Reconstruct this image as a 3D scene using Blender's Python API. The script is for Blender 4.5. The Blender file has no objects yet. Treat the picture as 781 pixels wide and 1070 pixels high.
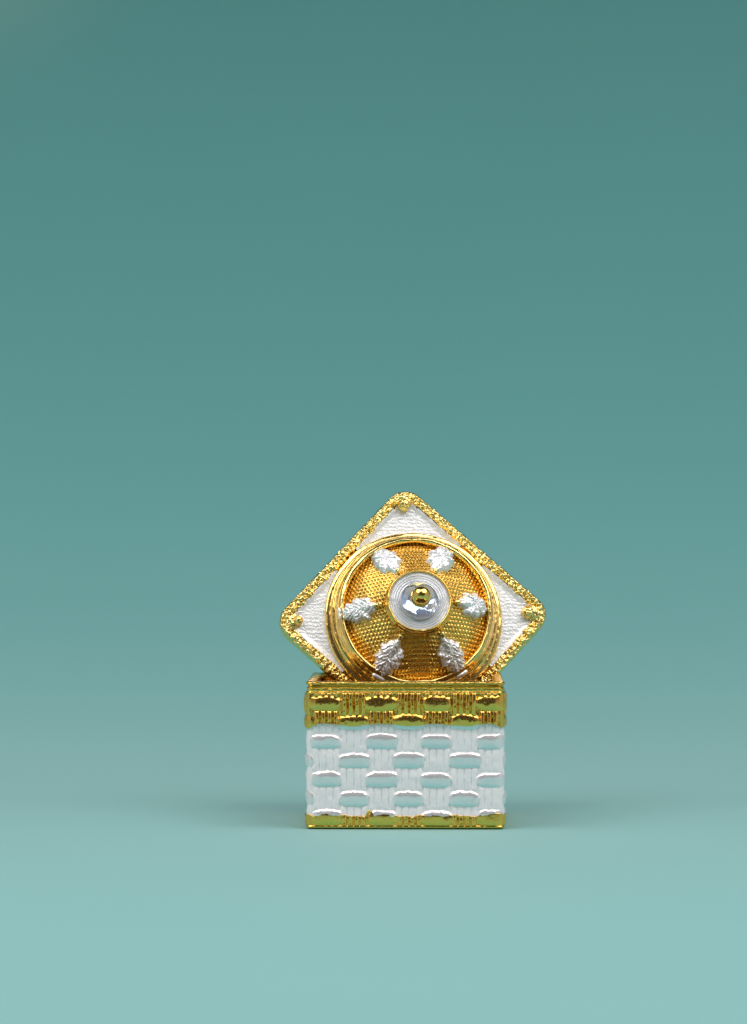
import bpy, math
import numpy as np
from mathutils import Matrix, Vector

U = 0.0002                      # one unit of the plan below, in metres (box is 209 units = 42 mm wide)
rng = np.random.default_rng(11)
S = bpy.context.scene
COL = S.collection

# ------------------------------------------------------------------ noise
def _hash(ix, iy, iz, seed):
    n = (ix.astype(np.int64) * 374761393 + iy.astype(np.int64) * 668265263 + iz.astype(np.int64) * 2147483647 + seed * 974634541) & 0x7fffffff
    n = ((n ^ (n >> 13)) * 1274126177) & 0x7fffffff
    n = ((n ^ (n >> 16)) * 668265263) & 0x7fffffff
    return ((n ^ (n >> 15)) & 0xffffff) / float(0xffffff)

def noise(x, y, z=0.0, seed=0):
    x, y, z = np.broadcast_arrays(np.asarray(x, float), np.asarray(y, float), np.asarray(z, float))
    xi, yi, zi = np.floor(x), np.floor(y), np.floor(z)
    fx, fy, fz = x - xi, y - yi, z - zi
    fx, fy, fz = [f * f * (3 - 2 * f) for f in (fx, fy, fz)]
    r = 0
    for a in (0, 1):
        for b in (0, 1):
            for c in (0, 1):
                w = (fx if a else 1 - fx) * (fy if b else 1 - fy) * (fz if c else 1 - fz)
                r = r + w * _hash(xi + a, yi + b, zi + c, seed)
    return r * 2 - 1

def cells(x, y, seed=0, jit=0.8):
    """distance to the nearest jittered lattice point, and that point's random value"""
    xi, yi = np.floor(x), np.floor(y)
    z0 = np.zeros_like(xi)
    best = np.full(x.shape, 9.0); second = np.full(x.shape, 9.0); val = np.zeros(x.shape)
    for a in (-1, 0, 1):
        for b in (-1, 0, 1):
            cx, cy = xi + a, yi + b
            px = cx + .5 + jit * (_hash(cx, cy, z0, seed) - .5)
            py = cy + .5 + jit * (_hash(cx, cy, z0, seed + 5) - .5)
            d = np.hypot(x - px, y - py)
            m = d < best
            second = np.where(m, best, np.minimum(second, d))
            val = np.where(m, _hash(cx, cy, z0, seed + 9), val)
            best = np.where(m, d, best)
    return best, second, val

def sstep(a, b, x):
    t = np.clip((x - a) / (b - a), 0, 1)
    return t * t * (3 - 2 * t)

# ------------------------------------------------------------------ objects
def finish(name, me, mat, parent, smooth=True):
    me.validate(); me.update()
    if smooth:
        me.polygons.foreach_set('use_smooth', np.ones(len(me.polygons), bool))
    me.materials.append(mat)
    o = bpy.data.objects.new(name, me)
    COL.objects.link(o)
    if parent: o.parent = parent
    return o

def grid(name, P, mat, parent=None, wrap=False, attr=None, flip=False, smooth=True, caps=()):
    """P: (nu, nv, 3) points in plan units; wrap joins the last u to the first"""
    nu, nv = P.shape[:2]
    idx = np.arange(nu * nv).reshape(nu, nv)
    A = idx if not wrap else np.vstack([idx, idx[:1]])
    q = np.stack([A[:-1, :-1], A[1:, :-1], A[1:, 1:], A[:-1, 1:]], -1).reshape(-1, 4)
    if flip: q = q[:, ::-1]
    faces = [q.ravel()]; sizes = [np.full(len(q), 4)]
    for side in caps:
        ring = idx[:, 0 if side == 0 else -1]
        if (side == 0) == (not flip): ring = ring[::-1]
        faces.append(ring); sizes.append(np.array([len(ring)]))
    loops = np.concatenate(faces).astype(np.int32); sizes = np.concatenate(sizes).astype(np.int32)
    me = bpy.data.meshes.new(name)
    me.vertices.add(nu * nv); me.vertices.foreach_set('co', (P.reshape(-1, 3) * U).astype(np.float32).ravel())
    me.loops.add(len(loops)); me.loops.foreach_set('vertex_index', loops)
    me.polygons.add(len(sizes))
    me.polygons.foreach_set('loop_start', np.concatenate([[0], np.cumsum(sizes)[:-1]]).astype(np.int32))
    me.polygons.foreach_set('loop_total', sizes)
    me.update(calc_edges=True)
    if attr is not None:
        at = me.attributes.new('polish', 'FLOAT', 'POINT')
        at.data.foreach_set('value', attr.reshape(-1).astype(np.float32))
    return finish(name, me, mat, parent, smooth)

def lathe(name, prof, mat, parent, n=256, centre=(0, 0, 0), wob=0.0, seed=3, smooth=True, caps=()):
    """prof: list of (r, z); axis is local z"""
    prof = np.array(prof, float)
    a = np.linspace(0, 2 * np.pi, n, endpoint=False)[:, None]
    r = np.broadcast_to(prof[None, :, 0], (n, len(prof))).copy(); z = np.broadcast_to(prof[None, :, 1], (n, len(prof))).copy()
    if wob:
        k = noise(np.cos(a) * 6 + r * .3, np.sin(a) * 6, z * .3, seed)
        k2 = noise(np.cos(a) * 30, np.sin(a) * 30, z * .5 + r * .5, seed + 1)
        r = r + wob * (k + .4 * k2); z = z + wob * (noise(np.cos(a) * 7, np.sin(a) * 7, r * .3, seed + 2) + .4 * k2)
    P = np.stack([r * np.cos(a) + centre[0], r * np.sin(a) + centre[1], z + centre[2]], -1)
    return grid(name, P, mat, parent, wrap=True, smooth=smooth, caps=caps)

def smooth_profile(pts, per=6):
    """Catmull-Rom through profile points"""
    p = np.array(pts, float)
    q = np.vstack([2 * p[0] - p[1], p, 2 * p[-1] - p[-2]])
    out = []
    for i in range(1, len(q) - 2):
        t = np.linspace(0, 1, per, endpoint=False)[:, None]
        a, b, c, d = q[i - 1], q[i], q[i + 1], q[i + 2]
        out.append(.5 * (2 * b + (c - a) * t + (2 * a - 5 * b + 4 * c - d) * t ** 2 + (-a + 3 * b - 3 * c + d) * t ** 3))
    out.append(p[-1:])
    return np.vstack(out)

def empty(name, label, cat, group=None):
    o = bpy.data.objects.new(name, None); COL.objects.link(o)
    o.empty_display_size = .01
    o['label'] = label; o['category'] = cat
    if group: o['group'] = group
    return o

# ------------------------------------------------------------------ materials
def mat(name):
    m = bpy.data.materials.new(name); m.use_nodes = True
    nt = m.node_tree
    return m, nt, nt.nodes['Principled BSDF']

def metal(name, col, rough, col2=None, bump=0.0, scale=2500, rvar=.1, metallic=1.0):
    m, nt, b = mat(name)
    N, L = nt.nodes, nt.links
    b.inputs['Metallic'].default_value = metallic
    tc = N.new('ShaderNodeTexCoord')
    no = N.new('ShaderNodeTexNoise'); no.inputs['Scale'].default_value = scale; no.inputs['Detail'].default_value = 4
    L.new(tc.outputs['Object'], no.inputs['Vector'])
    mr = N.new('ShaderNodeMapRange')
    mr.inputs['From Min'].default_value = .3; mr.inputs['From Max'].default_value = .7
    mr.inputs['To Min'].default_value = max(.02, rough - rvar); mr.inputs['To Max'].default_value = rough + rvar
    L.new(no.outputs['Fac'], mr.inputs['Value']); L.new(mr.outputs['Result'], b.inputs['Roughness'])
    n2 = N.new('ShaderNodeTexNoise'); n2.inputs['Scale'].default_value = scale * .25; n2.inputs['Detail'].default_value = 3
    L.new(tc.outputs['Object'], n2.inputs['Vector'])
    mx = N.new('ShaderNodeMix'); mx.data_type = 'RGBA'
    mx.inputs[6].default_value = (*col, 1); mx.inputs[7].default_value = (*(col2 or col), 1)
    L.new(n2.outputs['Fac'], mx.inputs[0]); L.new(mx.outputs[2], b.inputs['Base Color'])
    if bump:
        bp = N.new('ShaderNodeBump'); bp.inputs['Strength'].default_value = bump; bp.inputs['Distance'].default_value = .0001
        L.new(no.outputs['Fac'], bp.inputs['Height']); L.new(bp.outputs['Normal'], b.inputs['Normal'])
    return m, nt, b

GOLD, *_ = metal('yellow_gold', (1.0, .61, .14), .19, (.96, .55, .10), bump=.05, scale=3500)
RING_GOLD, *_ = metal('ring_gold', (.95, .71, .26), .2, (.90, .63, .19), bump=.06, scale=3500)
GOLD_GRAIN, *_ = metal('granular_gold', (.93, .73, .30), .24, (.84, .61, .20), bump=.15, scale=4000)
GOLD_DEEP, *_ = metal('deep_gold', (.93, .62, .17), .29, (.82, .50, .10), bump=.12, scale=4000)
GOLD_PLAIN, *_ = metal('polished_gold', (.97, .68, .19), .17, (.93, .62, .14), bump=.05, scale=2500, rvar=.04)
SILVER_LEAF, *_ = metal('satin_silver', (.95, .94, .95), .36, (.84, .84, .85), bump=.2, scale=4500, metallic=.6)
FOIL, *_ = metal('crystal_foil', (.90, .92, .96), .10, (.26, .43, .86), bump=.1, scale=1800, metallic=.65)
WHITE, *_ = metal('frosted_white_silver', (.86, .855, .87), .42, (.80, .80, .82), bump=.4, scale=5000, metallic=.35)

def woven_white():
    m, nt, b = metal('white_silver_weave', (.96, .885, .895), .4, (.92, .85, .86), bump=.2, scale=5000)
    N, L = nt.nodes, nt.links
    at = N.new('ShaderNodeAttribute'); at.attribute_name = 'polish'
    mr = N.new('ShaderNodeMapRange'); mr.inputs['To Min'].default_value = .50; mr.inputs['To Max'].default_value = .15
    L.new(at.outputs['Fac'], mr.inputs['Value']); L.new(mr.outputs['Result'], b.inputs['Roughness'])
    m2 = N.new('ShaderNodeMapRange'); m2.inputs['To Min'].default_value = .05; m2.inputs['To Max'].default_value = .52
    L.new(at.outputs['Fac'], m2.inputs['Value']); L.new(m2.outputs['Result'], b.inputs['Metallic'])
    return m
SEAT, *_ = metal('white_crystal_seat', (.90, .89, .91), .16, (.70, .71, .74), bump=.15, scale=1500, metallic=.3)
WEAVE = woven_white()

GLASS, gn, gb = mat('clear_crystal')
gt = gn.nodes.new('ShaderNodeBsdfTransparent'); gt.inputs[0].default_value = (.97, .98, .99, 1)
gg = gn.nodes.new('ShaderNodeBsdfGlossy'); gg.inputs['Roughness'].default_value = .04
gw = gn.nodes.new('ShaderNodeLayerWeight'); gp = gn.nodes.new('ShaderNodeMath'); gp.operation = 'POWER'; gp.inputs[1].default_value = 3.5
gf = gn.nodes.new('ShaderNodeMapRange'); gf.inputs['To Min'].default_value = .05; gf.inputs['To Max'].default_value = .75
gn.links.new(gw.outputs['Facing'], gp.inputs[0]); gn.links.new(gp.outputs[0], gf.inputs['Value'])
gm = gn.nodes.new('ShaderNodeMixShader')
gn.links.new(gf.outputs[0], gm.inputs[0]); gn.links.new(gt.outputs[0], gm.inputs[1]); gn.links.new(gg.outputs[0], gm.inputs[2])
gn.nodes.remove(gb); gn.links.new(gm.outputs[0], gn.nodes['Material Output'].inputs['Surface'])

FOAM, _, fb = mat('dark_foam')
fb.inputs['Base Color'].default_value = (.05, .045, .04, 1); fb.inputs['Roughness'].default_value = .95

def paper():
    m, nt, b = mat('teal_paper')
    N, L = nt.nodes, nt.links
    tc = N.new('ShaderNodeTexCoord')
    no = N.new('ShaderNodeTexNoise'); no.inputs['Scale'].default_value = 14; no.inputs['Detail'].default_value = 5
    L.new(tc.outputs['Object'], no.inputs['Vector'])
    mx = N.new('ShaderNodeMix'); mx.data_type = 'RGBA'
    mx.inputs[6].default_value = (*PAPER_A, 1); mx.inputs[7].default_value = (*PAPER_B, 1)
    L.new(no.outputs['Fac'], mx.inputs[0]); L.new(mx.outputs[2], b.inputs['Base Color'])
    b.inputs['Roughness'].default_value = PAPER_R
    b.inputs['Specular IOR Level'].default_value = PAPER_S
    b.inputs['Sheen Weight'].default_value = PAPER_SH
    b.inputs['Sheen Roughness'].default_value = .5
    n2 = N.new('ShaderNodeTexNoise'); n2.inputs['Scale'].default_value = 1400; n2.inputs['Detail'].default_value = 3
    L.new(tc.outputs['Object'], n2.inputs['Vector'])
    bp = N.new('ShaderNodeBump'); bp.inputs['Strength'].default_value = .06; bp.inputs['Distance'].default_value = .0002
    L.new(n2.outputs['Fac'], bp.inputs['Height']); L.new(bp.outputs['Normal'], b.inputs['Normal'])
    return m
PAPER_A = (.124, .408, .397); PAPER_B = (.132, .424, .413); PAPER_R = .6; PAPER_S = .3; PAPER_SH = .60

# ------------------------------------------------------------------ paper sweep
Y0, RAD, TOP, HALF = 250.0, 3700.0, 5200.0, 5500.0
tl = np.linspace(0, 1, 400); tilt = math.pi / 2 * (tl * tl * (3 - 2 * tl) * .6 + tl ** 1.6 * .4)
cy_ = Y0 + np.concatenate([[0], np.cumsum(np.cos(tilt[1:]))]) * (RAD / 399); cz_ = np.concatenate([[0], np.cumsum(np.sin(tilt[1:]))]) * (RAD / 399)
prof = [(y, 0.0) for y in np.linspace(-5200, Y0, 40)]
prof += [(a_, b_) for a_, b_ in zip(cy_[4::4], cz_[4::4])]
prof += [(prof[-1][0], z) for z in np.linspace(prof[-1][1], TOP, 20)[1:]]
prof = np.array(prof); xs = np.linspace(-HALF, HALF, 41)
P = np.stack([np.broadcast_to(xs[:, None], (41, len(prof))), np.broadcast_to(prof[None, :, 0], (41, len(prof))), np.broadcast_to(prof[None, :, 1], (41, len(prof)))], -1)
sheet = grid('paper_backdrop', P, paper())
sheet['kind'] = 'structure'

# ------------------------------------------------------------------ woven box
HW, CR = 102.2, 5.0
STR = 2 * (HW - CR); ARC = CR * math.pi / 2; PER = 4 * (STR + ARC)
PITCH = PER / 14
NS = 1344
s_ = np.linspace(0, PER, NS, endpoint=False)
def box_path(s):
    """rounded square, s=0 at the left end of the front face, running right; returns xy and normal"""
    k = np.floor(s / (STR + ARC)).astype(int) % 4; t = s - np.floor(s / (STR + ARC)) * (STR + ARC)
    on = t < STR
    x = np.where(on, -HW + CR + t, HW - CR); y = np.where(on, -HW, -HW + CR)
    ang = np.where(on, -np.pi / 2, -np.pi / 2 + (t - STR) / CR)
    nx, ny = np.cos(ang), np.sin(ang)
    x = np.where(on, x, x + CR * nx); y = np.where(on, y, y + CR * ny)
    c, sn = np.cos(k * np.pi / 2), np.sin(k * np.pi / 2)
    return x * c - y * sn, x * sn + y * c, nx * c - ny * sn, nx * sn + ny * c
BX, BY, NX, NY = box_path(s_)

ROWS = [132, 112, 92, 72, 52, 32, 12]
S_A = 14.5
def at_corner(w):
    t = s_ % (STR + ARC)
    d = np.minimum(np.abs(t - (STR + ARC / 2)), np.abs(t + ARC / 2))
    return np.exp(-(d / w) ** 2)
CORN = at_corner(6)
pill = {}
for j in range(7):
    off = S_A if j % 2 == 0 else S_A + PITCH / 2
    pill[j] = [(off + i * PITCH + rng.uniform(-1.2, 1.2), ROWS[j] + rng.uniform(-.8, .8), 17.0 + rng.uniform(-1.8, 1.2), 8.3 + rng.uniform(-.7, .7), 4.1 + rng.uniform(-.5, .4), rng.uniform(-.02, .02)) for i in range(14)]

def weave(s, z, lower=True, amp=1.0):
    """relief of the basket weave: pillows of the weft between bundles of upright ribs; returns height and pillow mask"""
    s, z = np.broadcast_arrays(s, z)
    h = np.zeros(s.shape); mask = np.zeros(s.shape)
    wob = noise(s / 6, z / 6, 0, 21)
    for j in range(7):
        for (sc, zc, hw, hh, hp, rot) in pill[j]:
            ds = (s - sc + PER / 2) % PER - PER / 2
            sel = (np.abs(ds) < hw + 3) & (np.abs(z - zc) < hh + 3)
            if not sel.any(): continue
            d = ds[sel] + .5 * wob[sel]; t = (z[sel] - zc + rot * d + .5 * noise(s[sel] / 5, j, 0, 33)) / hh
            if lower: tt = np.where(t > .1, np.abs((t - .1) / .9) ** 2.0, np.abs((t - .1) / 1.1) ** 4.0)
            else: tt = np.abs(t) ** 2.4
            rho = np.abs(d / hw) ** 3.6 + tt
            pr = np.clip(1 - rho, 0, 1) ** .5
            hv = hp * pr * ((.84 + .20 * t) if lower else (.9 - .10 * t if j == 0 else .9 + .06 * t))
            h[sel] = np.maximum(h[sel], hv); mask[sel] = np.maximum(mask[sel], np.clip(hv / hp * 3 - .5, 0, 1))
    rib = np.zeros(s.shape)
    for j in range(7):
        off = S_A + (PITCH / 2 if j % 2 == 0 else 0)
        ph = (s - off + PITCH / 2) % PITCH - PITCH / 2
        w = sstep(14.5, 12, np.abs(ph + .8 * noise(s / 9, z / 4, 0, 41)))
        arch = np.clip(1 - ((z - ROWS[j]) / 11.5) ** 2, 0, 1) ** .5
        cyc = (ph + .4 * noise(s * 0 + j * 3.3 + np.floor(s / PITCH) * 7.1, z / 5, 0, 51)) / (7.4 if lower else 6.6)
        g = np.abs(cyc - np.round(cyc))
        if lower:
            groove = np.exp(-(g / .12) ** 2) * (.75 + .4 * noise(s / 3, z / 6, 0, 52))
            rib = np.maximum(rib, w * (.55 + .45 * arch) * (1.7 - 1.7 * groove))
        else:
            rib = np.maximum(rib, w * (.5 + .5 * arch) * (.2 + .25 * noise(s / 1.5, z / 2.4, 0, 55) + 3.4 * np.clip(1 - ((.5 - g) / .42) ** 2, 0, 1) ** .5))
    h = np.maximum(h, rib) + .09 * noise(s / 2.2, z / 2.2, 0, 61) + .28 * noise(s / 7, z / 7, 0, 62)
    return h * amp * (1 - .8 * np.interp(s, s_, CORN)), mask

def wall(zlo, zhi, n, base=0.0, lower=True, amp=1.0):
    v = np.linspace(0, 1, n)[None, :]
    z = zlo[:, None] * (1 - v) + zhi[:, None] * v
    sg = np.broadcast_to(s_[:, None], z.shape)
    h, m = weave(sg, z, lower, amp)
    h = h + base
    return np.stack([BX[:, None] + NX[:, None] * h, BY[:, None] + NY[:, None] * h, z], -1), m

# wavy plating lines
phB = (s_ - S_A) % PITCH
zt = 109.3 - 1.3 * np.cos((s_ - S_A - PITCH / 2) / PITCH * 2 * np.pi) + .5 * noise(s_ / 5, 0, 0, 71) - 3 * at_corner(6)
zb = 15.2 + 1.4 * np.cos((s_ - S_A) / PITCH * 2 * np.pi) + 1.3 * noise(s_ / 7, 3, 0, 72) + .6 * noise(s_ / 2, 3, 0, 73)
zb = zb + 5.5 * np.exp(-((s_ - 60.0) / 4.0) ** 4)

box = empty('woven_jewelry_box', 'small square open jewelry box of white and gold basket weave, standing on teal paper', 'jewelry box')
Pb, mb = wall(zb - 1.0, zt + 1.5, 200)
grid('body', Pb, WEAVE, box, wrap=True, attr=mb)

# gold rim: woven band, plain mouldings, rounded lip and the inside wall in one skin
Pr, _ = wall(zt, np.full(NS, 142.0), 84, base=1.0, lower=False)
under = Pr[:, :1].copy(); under[..., 0] -= NX[:, None] * 2.6; under[..., 1] -= NY[:, None] * 2.6
wv = .35 * noise(s_ / 5, 0, 0, 81)
cn = at_corner(9)
mould = smooth_profile([(1.6, 142.2), (2.2, 143.2), (.6, 144.4), (.9, 146), (.7, 147), (1.1, 147.6), (.5, 148.2), (-.8, 149.4), (-.6, 150.4), (1.0, 151.6), (1.4, 153), (.4, 154.2), (-2, 154.9), (-5, 154.6), (-7.4, 153.6), (-8.6, 151.5), (-8.9, 147)], 4)
M = np.zeros((NS, len(mould), 3))
for i, (d, z) in enumerate(mould):
    bump = wv * .6 + (cn * .8 if z > 150 and d > -3 else 0) + .2 * noise(s_ / 3, z, 0, 83)
    if d >= 0 or d > -1.2:
        M[:, i, 0] = BX + NX * (d + bump); M[:, i, 1] = BY + NY * (d + bump)
    else:
        k = 1 + d / HW
        M[:, i, 0] = BX * k; M[:, i, 1] = BY * k
    M[:, i, 2] = z + wv * .8
k = 1 - 9.0 / HW
ins = []
for z in np.linspace(142, 6, 24):
    e = .25 * noise(s_ / 8, z / 8, 0, 85)
    ins.append(np.stack([BX * k + NX * e, BY * k + NY * e, np.full(NS, z)], -1))
grid('gold_rim', np.concatenate([under, Pr, M, np.stack(ins, 1)], 1), GOLD, box, wrap=True)

# gold foot band with its lip
Pf, _ = wall(np.full(NS, 4.2), zb, 34, base=.8, lower=False, amp=.7)
lip = smooth_profile([(-6, .1), (-1.8, .2), (.6, 1.3), (1.8, 2.6), (1.4, 3.7), (.8, 4.1)], 4)
Lp = np.stack([np.stack([BX + NX * (d + wv * .4), BY + NY * (d + wv * .4), np.full(NS, z)], -1) for d, z in lip], 1)
top = Pf[:, -1:].copy(); top[..., 0] -= NX[:, None] * 1.8; top[..., 1] -= NY[:, None] * 1.8
grid('gold_foot', np.concatenate([Lp, Pf, top], 1), GOLD, box, wrap=True)

# padded bottom inside, on which the lid's corner stands
k1 = 1 - 9.6 / HW
pad = [(0.02, 3), (k1, 3), (k1, 66), (k1 - .015, 69), (k1 - .04, 70), (.5, 70.3), (.02, 70.4)]
grid('inner_pad', np.stack([np.stack([BX * c, BY * c, np.full(NS, z)], -1) for c, z in pad], 1)[::8], FOAM, box, wrap=True, caps=(0, 1))

box.location = (35.0 * U, (104.5 + 2.0) * U, 0); box.rotation_euler = (0, 0, math.radians(-1.0))

# ------------------------------------------------------------------ lid
LA, LR = 111.5, 24.0
HD = LA * math.sqrt(2) - LR * (math.sqrt(2) - 1)
YC = HD                                              # local y of the middle, the Empty being at the lower corner
lid = empty('jewelry_box_lid', 'square gold lid with crystal knob and silver leaves, set on its corner inside the box', 'lid')
LSTR = 2 * (LA - LR); LARC = LR * math.pi / 2; LPER = 4 * (LSTR + LARC)

def lid_path(s, inset):
    """rounded square set on its corner"""
    seg = LSTR + LARC
    kk = np.floor(s / seg).astype(int) % 4; t = s % seg
    on = t < LSTR
    x = np.where(on, -LA + LR + t, LA - LR); y = np.where(on, -LA, -LA + LR)
    ang = np.where(on, -np.pi / 2, -np.pi / 2 + (t - LSTR) / LR)
    nx, ny = np.cos(ang), np.sin(ang)
    x = np.where(on, x, x + LR * nx); y = np.where(on, y, y + LR * ny)
    a = kk * np.pi / 2 + np.pi / 4
    c, sn = np.cos(a), np.sin(a)
    X, Y = x * c - y * sn, x * sn + y * c
    n1, n2 = nx * c - ny * sn, nx * sn + ny * c
    return X - n1 * inset, Y - n2 * inset

# granular border
ns = 1600
sl = np.linspace(0, LPER, ns, endpoint=False)[:, None]
qs = np.concatenate([np.full(8, 0.0), np.linspace(.4, 12.2, 30), [12.8, 13.2]])
zs = np.concatenate([np.linspace(-7, .5, 8), np.zeros(30), [.2, -1.0]])
dome = np.concatenate([np.zeros(8), np.clip(1 - ((np.linspace(.4, 12.2, 30) - 6.2) / 6.4) ** 4, 0, 1), [0, 0]])
q = np.broadcast_to(qs[None], (ns, len(qs))); sg = np.broadcast_to(sl, q.shape)
near = np.round(LPER / 5.4)
d1, d2, val = cells(sg / LPER * near, q / 5.4 + .35, 101, .75)
gran = np.clip(1 - (d1 / .62) ** 2, 0, 1) ** .5
z = zs[None] + dome[None] * (1.6 + 4.2 * gran * (.55 + .6 * val) + .5 * noise(sg / 1.6, q / 1.6, 0, 103)) + (q < .1) * .25 * noise(sg / 6, zs[None] / 6, 0, 104)
inset = q + .25 * noise(sg / 5, q / 3, 0, 105)
inset = inset + np.where(q > 11, 1.2 * noise(sg / 4, 0 * q, 0, 106), 0)
X, Y = lid_path(sg, inset)
grid('border', np.stack([X, Y + YC, z], -1), GOLD_GRAIN, lid, wrap=True)

# plain plate behind everything
pl = [(40, -7.2), (1.0, -7.2), (.6, -6.8), (.6, -1.2), (1.5, -.6), (40, -.6)]
PP = []
for ins_, zz in pl:
    if ins_ == 40:
        X, Y = lid_path(sl[:, 0], 0); X, Y = X * .02, Y * .02
    else:
        X, Y = lid_path(sl[:, 0], ins_)
    PP.append(np.stack([X, Y + YC, np.full(ns, zz)], -1))
grid('plate', np.stack(PP, 1)[::4], GOLD, lid, wrap=True, caps=(0, 1), smooth=False)

# four white corner panels, dimpled, between ring and border
def edge_r(phi, inset):
    """distance from the middle to the inset outline of the lid along phi (corner at phi=0)"""
    a = np.abs(((phi + np.pi / 4) % (np.pi / 2)) - np.pi / 4)       # 0 at the corner direction
    L = LA - inset; r = max(LR - inset, .5)
    rs = L / np.cos(np.pi / 4 - a)
    c = (L - r) * math.sqrt(2)                                       # arc centre on the diagonal
    disc = r * r - (c * np.sin(a)) ** 2
    ra = c * np.cos(a) + np.sqrt(np.clip(disc, 0, None))
    return np.where((disc > 0) & (ra < rs), ra, rs)
for kq in range(4):
    phi = np.linspace(-.62, .62, 220)[:, None] + kq * np.pi / 2
    v = np.linspace(0, 1, 90)[None]
    r = 93 + (edge_r(phi, 11.4) - 93) * v
    x, y = r * np.cos(phi), r * np.sin(phi)
    ry = y / 4.3 + .35 * noise(x / 12, y / 12, 0, 112) + .25 * noise(x / 3, y / 3, 0, 114)
    dx = np.cos(ry * 2 * np.pi) * (.55 + .45 * np.cos(x * 2 * np.pi / 3.4 + 5 * noise(np.round(ry) * 3.7, x / 9, 0, 111)))
    edge = edge_r(phi, 12) - r
    z = .2 + .16 * dx * sstep(3, 9, edge) * sstep(98, 103, r) + 1.6 * sstep(8, 0, edge) ** 1.5 + .14 * noise(x / 3, y / 3, 0, 113) + .12 * noise(x / 1.3, y / 1.3, 0, 115)
    grid('corner_panel', np.stack([x, y + YC, z], -1), WHITE, lid, flip=True)

# corner studs
def ball(name, c, rad, m, parent, lump=0.0, n=64, seed=0, squash=1.0):
    th = np.linspace(.02, np.pi - .02, n // 2)[None]; a = np.linspace(0, 2 * np.pi, n, endpoint=False)[:, None]
    x, y, zz = np.sin(th) * np.cos(a), np.sin(th) * np.sin(a), -np.cos(th) * np.ones_like(a)
    k = rad * (1 + lump * noise(x * 3.2 + seed, y * 3.2, zz * 3.2, 120) + lump * .5 * noise(x * 7 + seed, y * 7, zz * 7, 121))
    return grid(name, np.stack([x * k + c[0], y * k + c[1], zz * k * squash + c[2]], -1), m, parent, wrap=True, caps=(0, 1))
for (cx, cy, rd, sd) in ((127.5, 1, 7.2, 1), (-128, 1, 5.6, 3), (-2, 131, 7.4, 5), (0, -127, 6.5, 8)):
    kx = 1 + 6.0 / math.hypot(cx, cy)
    ball('corner_mount', (cx * kx, YC + cy * kx, 1.0), 9.4, GOLD_GRAIN, lid, .16, 80, sd + 20, .55)
    ball('corner_stud', (cx, YC + cy, 4.0), rd, GOLD_GRAIN, lid, .13, 72, sd)

# stepped round moulding
ringp = smooth_profile([(93, -1), (97.4, -.6), (98.4, 2), (97.2, 4.8), (94.4, 5.8), (92.8, 6.0), (92.2, 8.4), (92.2, 11.4), (90.6, 13.6), (89.0, 13.6), (88.2, 16.4), (87.0, 20.0), (86.2, 21.6), (85.8, 25), (84.8, 28.8), (82.4, 31.0), (80.0, 30.4), (78.6, 27.4), (77.6, 18)], 5)
lathe('ring_moulding', ringp, RING_GOLD, lid, n=420, centre=(0, YC, 0), wob=.42)

# cone of gold mesh
def cone_z(r): return 25.8 + (80 - r) * .70 - 4.5 * sstep(66, 79, np.asarray(r, float))
n1, n2_ = 1200, 170
a = np.linspace(0, 2 * np.pi, n1, endpoint=False)[:, None]; r = np.linspace(79.6, 31, n2_)[None]
x, y = r * np.cos(a), r * np.sin(a)
row = y / 4.2 + .12 * noise(x / 14, y / 14, 0, 131); xs_ = x / 3.7 + .5 * (np.floor(row) % 2) + .2 * noise(x / 10, y / 10, 0, 132)
fx, fy = xs_ - np.floor(xs_) - .5, row - np.floor(row) - .5
hole = np.clip(1 - np.hypot(fx, fy * 1.05) / .46, 0, 1)
patch = sstep(-.25, .3, noise(x / 22, y / 22, 0, 133))
z = cone_z(r) - 2.4 * hole ** .7 * (.55 + .45 * patch) + .22 * noise(x / 1.7, y / 1.7, 0, 134) + .5 * noise(x / 9, y / 9, 0, 135)
grid('mesh_cone', np.stack([x, y + YC, z], -1), GOLD_DEEP, lid, wrap=True)

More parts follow.
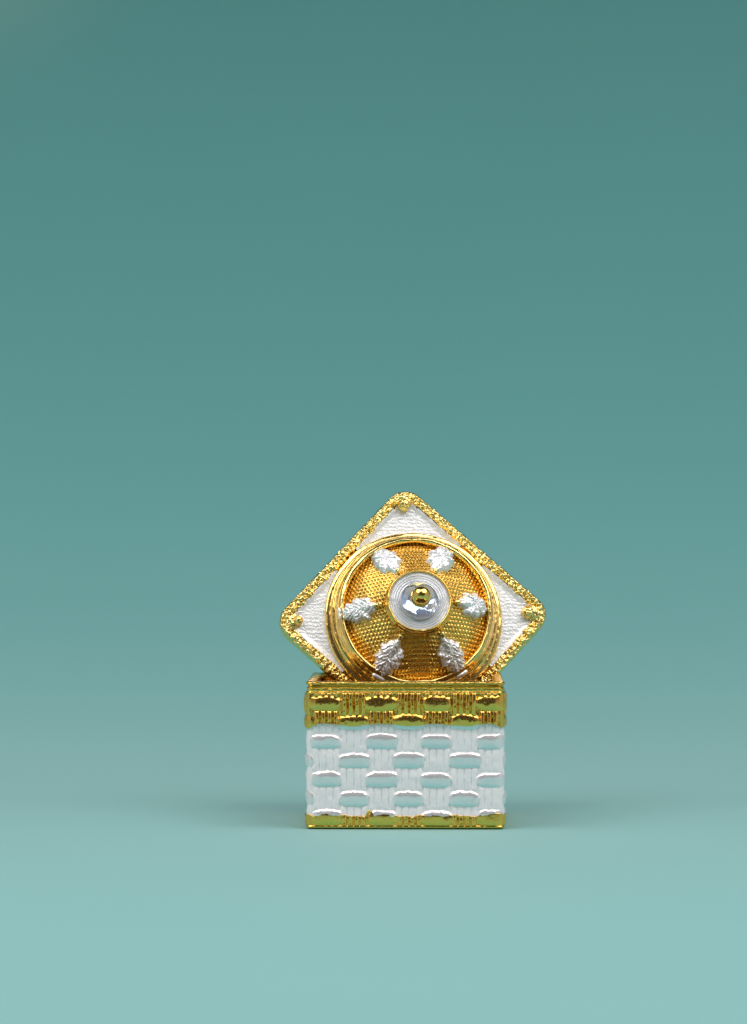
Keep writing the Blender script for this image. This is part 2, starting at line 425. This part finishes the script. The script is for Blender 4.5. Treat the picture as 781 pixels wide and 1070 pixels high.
# six silver leaves lying on the cone, tips towards the knob
def leaf(ang, sd, Lh, r0, stalked):
    g = np.random.default_rng(sd)
    nt_, nr = 260, 46
    t = np.linspace(0, 2 * np.pi, nt_, endpoint=False)[:, None]; v = np.linspace(1, .01, nr)[None]
    # outline in (along, across): tip at +along
    ca, sa = np.cos(t), np.sin(t)
    lob = 1 + .09 * np.cos(7 * t + g.uniform(-.4, .4)) * (ca > -.75) + .06 * np.cos(13 * t + g.uniform(0, 6)) + 05e-2 * np.exp(-(t - np.where(t > np.pi, 2 * np.pi, 0)) ** 2 / .03)
    rl = Lh * lob / np.sqrt((ca / .98) ** 2 + (sa / (13.6 / Lh + g.uniform(-.03, .03))) ** 2)
    al, ac = rl * ca * v, rl * sa * v
    hb = 9.0 * np.clip(1 - v ** 2.6, 0, 1) ** .6
    vein = np.abs(np.sin((al * .85 + np.abs(ac) * 1.15) * np.pi / 5.2 + .8 * noise(al / 5, ac / 5, sd, 141)))
    if 0 <= math.sin(ang) + .2 and sd != 6: vein = np.abs(np.sin(4.5 * t + .5 * noise(al / 5, ac / 5, sd, 141)))
    mid = np.exp(-(ac / 1.6) ** 2)
    lobes = np.abs(np.cos(3.5 * t + g.uniform(-.3, .3)))
    h = hb * (.62 + .38 * lobes * v) + 1.3 * vein * sstep(1, .8, v) * (1 - mid) + 1.2 * mid * sstep(1, .85, v) + .55 * noise(al / 1.3, ac / 1.3, sd, 142) + .4 * noise(al / 3.2, ac / 3.2, sd, 144) * (v < .97)
    h = h - 1.2 * (v > .985)
    # place on the cone: slope direction
    sl_ = math.atan(.70)
    rr = r0 - al * math.cos(sl_) - h * -math.sin(sl_)
    zz = cone_z(r0) + al * math.sin(sl_) + h * math.cos(sl_)
    cx = rr * math.cos(ang) - ac * math.sin(ang); cy = rr * math.sin(ang) + ac * math.cos(ang)
    o = grid('leaf', np.stack([cx, cy + YC, zz], -1), SILVER_LEAF, lid, wrap=True, flip=False, caps=(1,))
    # flattened stalk end against the ring
    if stalked:
        tt = np.linspace(0, 2 * np.pi, 40, endpoint=False)[:, None]; ww = np.linspace(-7.6, 7.6, 24)[None]
        ta = np.sqrt(np.clip(1 - (ww / 7.8) ** 4, 0, 1))
        hh = 2.6 * ta * np.sin(tt) * (1 + .12 * noise(ww / 2, tt, sd, 143)); aa = -Lh + 2.6 * ta * np.cos(tt)
        h2 = 3.4 + hh
        rr = r0 - aa * math.cos(sl_) + h2 * math.sin(sl_); zz = cone_z(r0) + aa * math.sin(sl_) + h2 * math.cos(sl_)
        W = ww + 0 * tt
        grid('stalk', np.stack([rr * math.cos(ang) - W * math.sin(ang), rr * math.sin(ang) + W * math.cos(ang) + YC, zz], -1), SILVER_LEAF, o, wrap=True, caps=(0, 1))
    # gold prong between leaf tip and bezel
    pr = np.linspace(0, 1, 14)[None]; tt = np.linspace(0, 2 * np.pi, 24, endpoint=False)[:, None]
    rad = 2.7 + .9 * np.sin(pr * 9 + sd) * .6; rad = rad * np.sqrt(np.clip(1 - (2 * pr - 1) ** 8, 0, 1)) + .05
    aa = Lh - 2 + (r0 - 37 - .82 * Lh) / .82 * pr; h2 = 2.2 + rad * np.sin(tt); W = rad * np.cos(tt) + 1.5 * math.sin(sd)
    rr = r0 - aa * math.cos(sl_) + h2 * math.sin(sl_); zz = cone_z(r0) + aa * math.sin(sl_) + h2 * math.cos(sl_)
    grid('prong', np.stack([rr * math.cos(ang) - W * math.sin(ang), rr * math.sin(ang) + W * math.cos(ang) + YC, zz], -1), GOLD_GRAIN, lid, wrap=True, caps=(0, 1))
for i in range(6):
    leaf(i * math.pi / 3 + math.radians((0, 1, -1, 0, -2, 2)[i]), 3 + i, (20, 23, 23, 22, 23.5, 23.5)[i], (61, 61.5, 61.5, 63, 65, 65)[i], i > 2)

# knob: gold bezel > crystal on foil, gold bead on top
kn = lathe('bezel', smooth_profile([(37.5, 56), (37.2, 60), (35.8, 63), (35.4, 65.5), (34.4, 67), (33.2, 66.6), (32.8, 64.5), (32.6, 60)], 5), GOLD_PLAIN, lid, n=220, centre=(0, YC, 0), wob=.25, seed=9)
seatp = [(33.0, 64.6)] + [(r_, 64.4 - .018 * (33 - r_) ** 2 + .35 * math.sin(r_ * 2.4)) for r_ in np.linspace(32.6, 20.8, 60)] + [(20.5, 66.5)]
lathe('crystal_seat', seatp, SEAT, kn, n=160, centre=(0, YC, 0), wob=.12)
fa = np.linspace(0, 2 * np.pi, 18, endpoint=False); FP = np.zeros((18, 5, 3))
for i_, (r_, z_) in enumerate(((20.6, 66.0), (16.5, 63.6), (11.5, 60.8), (7.0, 58.6), (.5, 57.6))):
    a_ = fa + (math.pi / 18 if i_ % 2 else 0) + rng.uniform(-.05, .05, 18)
    FP[:, i_] = np.stack([r_ * np.cos(a_), YC + r_ * np.sin(a_), z_ + (rng.uniform(-2.2, 2.2, 18) if 0 < i_ < 4 else 0 * a_)], -1)
grid('foil_cup', FP, FOIL, kn, wrap=True, smooth=False)
cr = [(32.3, 65.2), (31.6, 66.8), (29.6, 68.0), (26.5, 68.4), (23.6, 68.0), (21.6, 67.8)] + [(20.8 * math.cos(t_) ** .8, 68.2 + 8.5 * math.sin(t_)) for t_ in np.linspace(.1, 1.5, 16)] + [(.3, 76.7)]
lathe('crystal', cr, GLASS, kn, n=96, centre=(0, YC, 0), wob=.06, caps=(1,))
lathe('pin', [(2.5, 74), (2.5, 79)], GOLD_PLAIN, kn, n=24, centre=(0, YC, 0))
ball('gold_bead', (0, YC, 85.0), 10.2, GOLD_PLAIN, kn, .012, 96, 2)
lathe('bead_collar', smooth_profile([(2.4, 75.4), (9.6, 76.0), (11.0, 77.4), (10.4, 79.0), (6.0, 79.4)], 5), GOLD_PLAIN, kn, n=90, centre=(0, YC, 0), wob=.2)

R = Matrix.Rotation(math.radians(5.5), 4, 'Z') @ Matrix.Rotation(math.radians(90 - 18.7), 4, 'X') @ Matrix.Rotation(math.radians(1.9), 4, 'Z')
mid = Vector((43.9, 203.0, 214.7))
tip = mid - (R.to_3x3() @ Vector((0, YC, 0)))
lid.matrix_world = Matrix.Translation(tip * U) @ R

# ------------------------------------------------------------------ light: two softboxes above, left and right, in a dim room
def softbox(name, loc, aim, size, power, col):
    d = bpy.data.lights.new(name, 'AREA'); d.shape = 'RECTANGLE'; d.size, d.size_y = size; d.energy = power; d.spread = math.radians(146); d.color = col
    o = bpy.data.objects.new(name, d); COL.objects.link(o)
    o.location = loc
    o.rotation_euler = (Vector(aim) - Vector(loc)).to_track_quat('-Z', 'Y').to_euler()
    return o
softbox('softbox', (-.39, -.24, .58), (-.33, -.18, 0), (.58, .58), 3.3, (1, .97, .96))
softbox('softbox', (.39, -.24, .58), (.33, -.18, 0), (.58, .58), 3.3, (1, .97, .96))
d = bpy.data.lights.new('added_corner_spot', 'SPOT'); d.energy = 3.4; d.color = (1, .22, .10); d.spot_size = math.radians(11); d.spot_blend = 1.0; d.shadow_soft_size = .02  # unseen spot added only to cast a warm patch on the backdrop's upper left
o = bpy.data.objects.new('added_corner_spot', d); COL.objects.link(o); o.location = (-.42, .10, .42)
o.rotation_euler = (Vector((-.190, .45, .290)) - o.location).to_track_quat('-Z', 'Y').to_euler()
w = bpy.data.worlds.new('World'); S.world = w; w.use_nodes = True
# the room round the table: bright walls to the left and right, dim ahead and behind
wn, wl = w.node_tree.nodes, w.node_tree.links
tc = wn.new('ShaderNodeTexCoord'); sp = wn.new('ShaderNodeSeparateXYZ'); wl.new(tc.outputs['Generated'], sp.inputs[0])
ab = wn.new('ShaderNodeMath'); ab.operation = 'ABSOLUTE'; wl.new(sp.outputs['X'], ab.inputs[0])
mr = wn.new('ShaderNodeMapRange'); mr.interpolation_type = 'SMOOTHSTEP'
mr.inputs['From Min'].default_value = .45; mr.inputs['From Max'].default_value = .85
mr.inputs['To Min'].default_value = .05; mr.inputs['To Max'].default_value = .42
wl.new(ab.outputs[0], mr.inputs['Value'])
wn['Background'].inputs[0].default_value = (1, .98, .97, 1)
wl.new(mr.outputs['Result'], wn['Background'].inputs[1])

# ------------------------------------------------------------------ camera
cd = bpy.data.cameras.new('camera'); cam = bpy.data.objects.new('camera', cd); COL.objects.link(cam)
cam.location = (0, -3657 * U, 332 * U); cam.rotation_euler = (math.pi / 2, 0, 0)
cd.sensor_fit = 'VERTICAL'; cd.sensor_height = 24; cd.lens = 24 * 3657 / 1070
cd.clip_start = .01; cd.clip_end = 50
S.camera = cam
S.view_settings.view_transform = 'Standard'; S.view_settings.look = 'None'
S.view_settings.exposure = 0.0; S.view_settings.gamma = 1.0
